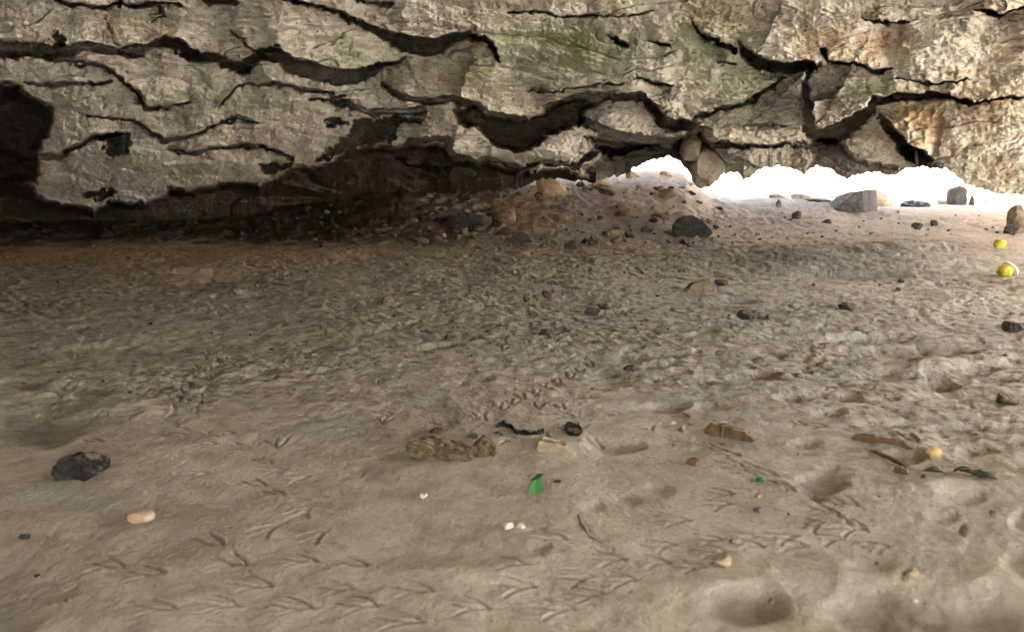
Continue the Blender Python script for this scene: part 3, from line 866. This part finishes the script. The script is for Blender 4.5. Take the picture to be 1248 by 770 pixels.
stone(28, 658, 16, 7, 'small blue black chip in the lower left sand', 'black', 139, name='pebble', cat='pebble')
stone(82, 735, 10, 6, 'tiny brown pebble near the lower left corner', 'brown', 140, name='pebble', cat='pebble')
stone(168, 636, 34, 12, 'peach coloured shell lying on smooth lower left sand', 'peach', 141, name='seashell', cat='seashell', cutd=.8, rough=.06, sink=.3)
stone(535, 530, 26, 9, 'red brown lump above the half buried tan rock', 'rust', 142, name='stone', sink=.3)
stone(576, 541, 28, 12, 'dark grey lump behind the long buried rock', 'grey', 145, name='stone', sink=.3)
stone(680, 590, 10, 6, 'tiny dark chip just right of the green glass', 'black', 147, name='pebble', cat='pebble')
stone(1070, 688, 8, 4, 'tiny brown crumb above a foreground hollow', 'brown', 148, name='pebble', cat='pebble')
stone(1212, 628, 12, 6, 'small brown chip near the lower right edge', 'brown', 149, name='pebble', cat='pebble')
stone(1130, 586, 18, 8, 'brown chip in the sand left of the green sprig', 'brown', 150, name='pebble', cat='pebble')
stone(940, 736, 7, 9, 'tiny reddish pebble inside the left foreground hollow', 'rust', 152, name='pebble', cat='pebble')

def hull(name, pts, depth, mat, label, cat, seed, foot=None, sub=4, rough=.03, back=.75):
    """a block with a given front outline: pts are photo pixels (u, v, forward shift in m)"""
    import bmesh
    vb = max(q[1] for q in pts); uc = (min(q[0] for q in pts) + max(q[0] for q in pts)) / 2
    p = at(uc if foot is None else foot, vb)
    bm = bmesh.new()
    for q in pts:
        dx_, dz_ = ray(q[0], q[1])
        yy = p.y + (q[2] if len(q) > 2 else 0)
        a = Vector((float(dx_) * yy - p.x, yy - p.y, CAMZ + yy * float(dz_) - p.z - (.02 if q[1] > vb - 3 else 0)))
        bm.verts.new(a)
        c = Vector(((a.x) * back, a.y + depth, a.z * (.85 if a.z > 0 else 1))); bm.verts.new(c)
    r = bmesh.ops.convex_hull(bm, input=bm.verts)
    bmesh.ops.delete(bm, geom=list({g for g in r['geom_interior'] + r['geom_unused'] if isinstance(g, bmesh.types.BMVert)}), context='VERTS')
    ext = max((v.co - w_.co).length for v in bm.verts for w_ in bm.verts)
    bmesh.ops.bevel(bm, geom=bm.edges[:], offset=ext * .035, segments=2, affect='EDGES', profile=.6, clamp_overlap=True)
    for _ in range(3):
        lim = ext / 26
        ed = [e for e in bm.edges if e.calc_length() > lim]
        if not ed: break
        bmesh.ops.subdivide_edges(bm, edges=ed, cuts=1, use_grid_fill=True)
    bmesh.ops.triangulate(bm, faces=bm.faces[:])
    bmesh.ops.recalc_face_normals(bm, faces=bm.faces[:])
    me = bpy.data.meshes.new(name); bm.to_mesh(me); bm.free()
    n = len(me.vertices); c = np.zeros(n * 3, F32); me.vertices.foreach_get('co', c); c = c.reshape(-1, 3)
    f = 5.0 / ext
    for k in range(3):
        c[:, k] += ext * rough * fbm(c[:, 0] * f + seed, c[:, 1] * f, c[:, 2] * f, s=seed + 31 * k, o=4, g=.6)
    me.vertices.foreach_set('co', c.ravel()); me.update()
    me.polygons.foreach_set('use_smooth', np.ones(len(me.polygons), bool))
    o = link(name, me, M[mat], None, p); tag(o, label, cat)
    return o


hull('boulder', [(820, 284), (821, 274), (827, 266), (834, 263), (846, 263), (857, 269), (866, 279), (869, 284), (862, 288), (826, 289)], .30, 'black',
     'large dark faceted boulder standing alone on the bright sand in mid distance', 'boulder', 21)
hull('boulder', [(1022, 254, 0), (1034, 241, 0), (1041, 235, 0), (1052, 231, 0), (1053, 259, -.02), (1025, 256, 0), (1069, 232, .35), (1070, 254, .35)], .45  , 'slate',
     'square dark block of stone with a lit side, standing before the bright gap', 'boulder', 77, back=.9)
hull('boulder', [(1163, 246), (1163, 230), (1168, 226), (1176, 227), (1180, 232), (1179, 248), (1165, 248)], .25, 'dark',
     'upright dark block silhouetted in the bright gap', 'boulder', 91)
hull('rock', [(60, 578), (61, 568), (70, 561), (80, 558), (97, 557), (112, 564), (123, 571), (122, 576), (108, 582), (90, 585), (68, 584)], .075, 'black',
     'black pitted rock lying on smooth sand at the left edge', 'rock', 34, rough=.10)
hull('boulder', [(549, 280), (553, 264), (570, 261), (588, 262), (590, 281), (600, 276, .2), (599, 264, .2)], .3, 'black',
     'dark squared block half buried in rubble left of centre', 'boulder', 102)
hull('rock', [(832, 355), (845, 346), (866, 341), (868, 351), (852, 357), (838, 357)], .12, 'brown',
     'flat dark stone with a lit top in mid sand', 'rock', 113)
hull('stone', [(625, 294), (632, 284), (638, 282), (646, 287), (650, 294), (640, 296)], .10, 'dark',
     'dark pyramid shaped stone above a tiny one, centre of the far floor', 'stone', 109)

hull('rock', [(494, 552), (499, 544), (509, 537), (524, 540), (545, 543), (566, 548), (577, 554), (570, 560), (545, 562), (512, 560)], .07, 'buried',
     'long low brown rock crust half buried left of the seaweed', 'rock', 143, rough=.10, back=.8)
hull('rock', [(572, 553), (578, 542), (590, 533), (600, 540), (607, 551), (596, 557), (580, 557)], .05, 'buried',
     'tan rock end poking from sand right of the long buried crust', 'rock', 144, rough=.12, back=.7)
hull('rock', [(650, 545), (660, 537), (676, 541), (693, 545), (696, 551), (680, 554), (662, 552)], .05, 'tan',
     'orange tan sandy rock in front of the black seaweed', 'rock', 146, rough=.12, back=.7)

# rubble strewn up to the crest
rr = random.Random(5)
protos = {}
for k, mname in enumerate(['dark', 'brown', 'grey', 'tan']):
    for j in range(4):
        me = rock_mesh('rubble_stone', (1, .8, .6), 300 + k * 7 + j, 3, cuts=11, cutd=.5, rough=.06)
        me.polygons.foreach_set('use_smooth', np.zeros(len(me.polygons), bool))
        me.materials.append(M[mname]); protos[(k, j)] = me


def scatter(n, box, smin, smax, wts, label, cat, group, name, power=1.0):
    c = 0; tries = 0
    while c < n and tries < n * 6:
        tries += 1
        u = rr.uniform(box[0], box[2]); v = box[1] + (box[3] - box[1]) * rr.random() ** power
        p = at(u, v)
        if p.y > 12.2: continue
        s = rr.uniform(smin, smax) * px(p.y) * (1.8 if rr.random() < .08 else 1)
        k = rr.choices(range(4), wts)[0]
        o = link(name, protos[(k, rr.randrange(4))], None, None, (p.x, p.y, p.z + s * .15), (rr.uniform(-.3, .3), rr.uniform(-.3, .3), rr.uniform(0, 6.28)))
        o.scale = (s, s * rr.uniform(.7, 1.2), s * rr.uniform(.7, 1.3))
        tag(o, label, cat, group); c += 1


scatter(190, (500, 224, 880, 302), 3, 13, (3, 5, 2, 3), 'small angular stone in the rubble slope below the bright hump', 'stone', 'rubble stones below the bright hump', 'rubble_stone', .8)
scatter(120, (310, 248, 560, 296), 3, 9, (6, 4, 1, .3), 'small dark stone in the shadowed rubble under the low left roof', 'stone', 'rubble stones under the left roof', 'rubble_stone', 1.0)
scatter(40, (880, 246, 1240, 300), 2, 6, (3, 3, 1, 1), 'small stone scattered on the bright sand at the right', 'stone', 'stones scattered on the bright sand', 'rubble_stone', 1.0)
scatter(90, (20, 310, 1240, 480), 2, 6, (4, 3, 1, 1), 'little dark pebble strewn over the trodden middle sand', 'pebble', 'pebbles strewn over the middle sand', 'pebble', .9)
scatter(30, (20, 500, 1240, 760), 2, 5, (3, 3, 2, 2), 'tiny pebble lying on the smooth foreground sand', 'pebble', 'pebbles on the foreground sand', 'pebble', 1.0)


def tube(pts, rad, n=7, name='t'):
    pts = [Vector(p) for p in pts]; co = []; fa = []
    for i, p in enumerate(pts):
        d = (pts[min(i + 1, len(pts) - 1)] - pts[max(i - 1, 0)]).normalized()
        a = d.cross(Vector((0, 0, 1))); a = a.normalized() if a.length > 1e-4 else Vector((1, 0, 0)); b = d.cross(a)
        r = rad[i] if isinstance(rad, (list, tuple)) else rad
        for k in range(n):
            w = 2 * math.pi * k / n
            co.append(p + (a * math.cos(w) + b * math.sin(w)) * r * (1 + .12 * math.sin(k * 3 + i)))
    for i in range(len(pts) - 1):
        for k in range(n):
            fa.append((i * n + k, i * n + (k + 1) % n, (i + 1) * n + (k + 1) % n, (i + 1) * n + k))
    fa.append(tuple(range(n))[::-1]); fa.append(tuple(range((len(pts) - 1) * n, len(pts) * n)))
    return co, fa


def join(*parts):
    co, fa = [], []
    for c, f in parts:
        b = len(co); co += list(c); fa += [tuple(i + b for i in q) for q in f]
    return co, fa


def onfloor(pts, lift):
    out = []
    for (u, v, *r) in pts:
        p = at(u, v); p.z += lift + (r[0] if r else 0); out.append(p)
    return out


# yellow balls
def ball(u, vb, w, label, rim):
    p = at(u, vb); m = px(p.y); R = w * m / 2
    v, f = ICO[4]
    v = v * (1 + .14 * fbm(v[:, 0] * 1.6, v[:, 1] * 1.6, v[:, 2] * 1.6 + u, s=3, o=4))[:, None] * R * np.array([1.0, 1, .92])
    me = mesh_from('yellow_ball', v, faces=f)
    o = link('yellow_ball', me, M['yellow'], None, (p.x, p.y, p.z + R * .62))
    tag(o, label, 'ball')
    if rim:
        co, fa = [], []
        n = 40; prof = [(-.10, .5), (-.10, 1.12), (.0, 1.18), (.10, 1.12), (.10, .5)]
        for i in range(n):
            a = 2 * math.pi * i / n
            for (h_, r_) in prof: co.append((h_ * R * 1.3, math.cos(a) * r_ * R, math.sin(a) * r_ * R))
        k = len(prof)
        for i in range(n):
            for j in range(k - 1):
                fa.append((i * k + j, ((i + 1) % n) * k + j, ((i + 1) % n) * k + j + 1, i * k + j + 1))
        r = link('rim', mesh_from('rim', co, faces=fa), M['white'], o)
        r.location = (R * .50, 0, R * .22); r.rotation_euler = (0, math.radians(-36), math.radians(18))
    else:
        q = link('dark_lump', rock_mesh('dark_lump', (R * .7, R * .7, R * .5), 4, 3, cuts=4), M['weed'], o); q.location = (R * .85, 0, -R * .2)  # dark lump at the right side of the ball
    return o
ball(1218, 302, 14, 'smaller plain yellow ball lying on the sand near the right edge', False)
ball(1225, 336, 19, 'larger yellow ball with a white rim on its right side', True)

# green glass shard standing in the sand
def shard(u, vb, w, h, label, lean=.3):
    p = at(u, vb); m = px(p.y)
    P = [(-.46, 0), (-.40, .35), (-.12, .72), (.12, .84), (.30, .98), (.46, 1.0), (.42, .72), (.38, .4), (.30, 0.), (0., -.15)]
    co = []; fa = []
    n = len(P)
    for s_ in (0, 1):
        for (a, b) in P:
            x = a * w * m; z = b * h * m
            co.append((x, (.10 * w * m) * math.cos(a * 3) + s_ * .0035, z))
    fa.append(tuple(range(n))); fa.append(tuple(range(2 * n - 1, n - 1, -1)))
    for i in range(n): fa.append((i, i + n, (i + 1) % n + n, (i + 1) % n))
    o = link('glass_shard', mesh_from('glass_shard', co, faces=fa, smooth=False), M['glass'], None, (p.x, p.y, p.z - .002), (-lean, 0, .25))
    tag(o, label, 'glass shard')
    E = [(-.20, .70), (.10, .86), (.30, 1.0), (.62, .98), (.42, .86), (.12, .72)]
    co = [(a * w * m, .10 * w * m + y, b * h * m + .0005) for y in (-.0035, .006) for (a, b) in E]; n = len(E)
    fa = [tuple(range(n)), tuple(range(2 * n - 1, n - 1, -1))] + [(i, i + n, (i + 1) % n + n, (i + 1) % n) for i in range(n)]
    link('broken_edge', mesh_from('broken_edge', co, faces=fa, smooth=False), M['glassdark'], o)
    return o
shard(653, 601, 22, 25, 'bright green glass shard standing upright in the foreground sand')
for (u, v, w, h, lab) in [(928, 586, 16, 6, 'small green chip lying in the sand right of centre'), (620, 541, 9, 6, 'tiny green chip beside the black seaweed')]:
    p = at(u, v); m = px(p.y)
    me = rock_mesh('glass_chip', (w * m, w * m * .6, h * m), 7 + w, 3, cuts=10, cutd=.5, rough=.02)
    o = link('glass_chip', me, M['glass'], None, (p.x, p.y, p.z + h * m * .35)); tag(o, lab, 'glass chip')

# flat rusty shard propped up, brown stick, sprig, twigs
def plank(name, u0, v0, u1, v1, tall, thick, mat, label, cat, seed=0, sag=0):
    a, b = at(u0, v0), at(u1, v1); n = 14
    d = (b - a); L = d.length; ux = d.normalized(); nrm = Vector((-ux.y, ux.x, 0)).normalized()
    co, fa = [], []
    rs = random.Random(seed)
    for i in range(n + 1):
        t = i / n
        env = min(1, 6 * t + .35, 6 * (1 - t) + .25)
        th = tall * env * (1 + .18 * rs.uniform(-1, 1)) * (1 - sag * t)
        c = a + d * t
        for (yy, zz) in ((-.5, -.3), (-.5, .9), (.2, 1.0), (.6, .8), (.6, -.3)):
            co.append(c + nrm * (yy * thick * (1 + .1 * rs.uniform(-1, 1))) + Vector((0, 0, zz * th)))
    for i in range(n):
        for k in range(5):
            fa.append((i * 5 + k, (i + 1) * 5 + k, (i + 1) * 5 + (k + 1) % 5, i * 5 + (k + 1) % 5))
    fa.append((4, 3, 2, 1, 0)); fa.append(tuple(n * 5 + k for k in range(5)))
    cen = (a + b) / 2
    co = [c - cen for c in co]
    o = link(name, mesh_from(name, co, faces=fa, smooth=False), M[mat], None, cen); tag(o, label, cat)
    return o
plank('flat_stone', 860, 524, 921, 536, .034, .030, 'rust', 'flat rusty brown stone tilted out of the sand, right of centre', 'flat stone', 3, .5)
plank('stick', 1040, 533, 1113, 546, .016, .022, 'wood', 'flat brown stick half sunk in the right hand sand', 'stick', 5)
plank('wood_splinter', 1062, 549, 1106, 569, .008, .010, 'wood', 'thin splinter pointing down right below the flat brown stick', 'wood splinter', 6)
plank('wood_splinter', 1090, 573, 1108, 578, .014, .012, 'wood', 'short splinter chip at the end of the thin splinter', 'wood splinter', 8)
plank('shell_chip', 870, 519, 886, 516, .008, .010, 'bone', 'pale sliver lying just above the flat rusty stone', 'shell chip', 9)

# sprig: stem with small leaves and a long straight stalk
st = onfloor([(1150, 580, 0), (1168, 580, .004), (1190, 585, .004), (1215, 586, .002), (1262, 587, .002)], .006)
o = link('sprig', mesh_from('sprig', *[x for x in [tube(st, [.0035, .004, .003, .0022, .0018])]][0][:1], faces=tube(st, [.0035, .004, .003, .0022, .0018])[1]), M['twig'])
tag(o, 'dry green sprig with a long straight stalk reaching the right edge', 'plant sprig')
for (u, v, an, ln) in [(1152, 580, 2.9, .05), (1160, 579, .1, .06), (1172, 581, -.3, .07), (1182, 584, -.35, .06), (1190, 586, .2, .05)]:
    p = at(u, v); w = ln * .16
    pr = [(0, 0), (.25, .8), (.55, 1), (.85, .5), (1, 0), (.85, -.5), (.55, -1), (.25, -.8)]
    co = []
    for zz in (0, .0012):
        for (a, b) in pr:
            co.append((p.x + math.cos(an) * a * ln - math.sin(an) * b * w, p.y + math.sin(an) * a * ln + math.cos(an) * b * w, p.z + .008 + .010 * math.sin(a * 3.1) + zz))
    fa = [tuple(range(8))[::-1], tuple(range(8, 16))] + [(i, (i + 1) % 8, (i + 1) % 8 + 8, i + 8) for i in range(8)]
    link('leaf', mesh_from('leaf', co, faces=fa), M['leaf'], o)

tw = join(tube(onfloor([(705, 630, .002), (708, 640, .003), (714, 648, .003), (719, 658, .002), (727, 662, .001)], .003), [.0022, .002, .002, .0018, .0012]),
          tube(onfloor([(718, 656, .002), (732, 664, .002), (740, 660, .003), (751, 660, .001)], .003), [.0018, .0018, .0016, .001]))
tag(link('twig', mesh_from('twig', tw[0], faces=tw[1]), M['twig']), 'thin forked twig lying on the smooth foreground sand', 'twig')
tw = tube(onfloor([(1200, 583, 0), (1190, 576, .004), (1176, 574, .004), (1155, 577, 0)], .004), [.0018, .002, .002, .001])

# black seaweed
def weed(path, wid, label, seed):
    rs = random.Random(seed); P = onfloor(path, .0); co = []; fa = []
    Q = []
    for i in range(len(P) - 1):
        for k in range(5): Q.append(P[i].lerp(P[i + 1], k / 5))
    Q.append(P[-1]); n = len(Q)
    for i, p in enumerate(Q):
        w = .6 * wid * (.5 + .5 * math.sin(math.pi * min(1, max(0, i / (n - 1))) ** .7 + .2)) * rs.uniform(.6, 1.3)
        z = .003 + .007 * rs.random()
        for (a, b) in ((-1, 0), (-.4, z), (.3, z * .5), (1, z * 1.5), (.3, z * .5 - .003), (-.4, z - .003)):
            co.append(p + Vector((rs.uniform(-.003, .003), a * w, b)))
    for i in range(n - 1):
        for k in range(6):
            fa.append((i * 6 + k, (i + 1) * 6 + k, (i + 1) * 6 + (k + 1) % 6, i * 6 + (k + 1) % 6))
    fa.append((5, 4, 3, 2, 1, 0)); fa.append(tuple((n - 1) * 6 + k for k in range(6)))
    o = link('seaweed', mesh_from('seaweed', co, faces=fa), M['weed']); tag(o, label, 'seaweed')
weed([(605, 521), (612, 518), (622, 522), (630, 529), (643, 530), (652, 530), (663, 528)], .016, 'crinkled strip of black seaweed lying above the green glass', 1)
weed([(688, 524), (694, 519), (703, 520), (710, 527), (705, 533), (694, 530), (690, 526)], .014, 'curled black seaweed knot at the right of the longer strip', 2)
weed([(596, 535), (604, 531), (612, 534)], .010, 'short black seaweed scrap at the left end of the strip', 3)

# bleached shells
def shells(u, v, w, h, label, seed):
    p = at(u, v); m = px(p.y)
    me = rock_mesh('shell_fragment', (w * m, w * m * .8, h * m), seed, 4, cuts=5, cutd=.75, rough=.30)
    tag(link('shell_fragment', me, M['bone'], None, (p.x, p.y, p.z + h * m * .35)), label, 'shell')
shells(620, 646, 17, 13, 'white broken shell lying in the foreground below the green glass', 12)
shells(635, 646, 16, 12, 'cream broken shell touching the white one on its right', 15)
shells(1115, 733, 7, 5, 'tiny white shell crumb at the foreground hollow', 16)
shells(516, 606, 12, 7, 'grey white crumb of shell in smooth sand left of the green glass', 17)
shells(820, 516, 8, 4, 'white speck of shell on the sand right of the seaweed', 18)

# ------------------------------------------------------------------ light
EL, AZ = math.radians(46), math.radians(150)      # sun to the right, kept off the visible floor by the roof
w = bpy.data.worlds.new("World"); bpy.context.scene.world = w; w.use_nodes = True
nt = w.node_tree
sky = nt.nodes.new('ShaderNodeTexSky'); sky.sky_type = 'NISHITA'; sky.sun_disc = False
sky.sun_elevation = EL; sky.sun_rotation = AZ; sky.dust_density = 2.0; sky.air_density = 1.0
nt.links.new(sky.outputs[0], nt.nodes['Background'].inputs[0]); nt.nodes['Background'].inputs[1].default_value = .06
sd = bpy.data.lights.new('sun', 'SUN'); sd.energy = 5.0; sd.angle = math.radians(.5); sd.color = (1, .95, .87)
so = bpy.data.objects.new('sun', sd); C.objects.link(so)
dirn = Vector((math.sin(AZ) * math.cos(EL), math.cos(AZ) * math.cos(EL), math.sin(EL)))
so.rotation_euler = (-dirn).to_track_quat('-Z', 'Y').to_euler(); so.location = dirn * 30

# ------------------------------------------------------------------ camera
cd = bpy.data.cameras.new('camera'); co_ = bpy.data.objects.new('camera', cd); C.objects.link(co_)
co_.location = (0, 0, CAMZ); co_.rotation_euler = (math.pi / 2 - PITCH, 0, 0)
cd.sensor_width = 36; cd.lens = 36 * FPX / W0; cd.clip_start = .02; cd.clip_end = 3000
cd.dof.use_dof = True; cd.dof.focus_distance = 4.2; cd.dof.aperture_fstop = 4.5
sc = bpy.context.scene
sc.camera = co_
sc.render.engine = 'CYCLES'
sc.view_settings.view_transform = 'Standard'; sc.view_settings.look = 'None'
sc.view_settings.exposure = 4.9; sc.view_settings.gamma = 1
sc.view_settings.use_white_balance = True
sc.view_settings.white_balance_temperature = 6500; sc.view_settings.white_balance_tint = 8
sc.cycles.use_denoising = True
sc.cycles.max_bounces = 8; sc.cycles.diffuse_bounces = 6
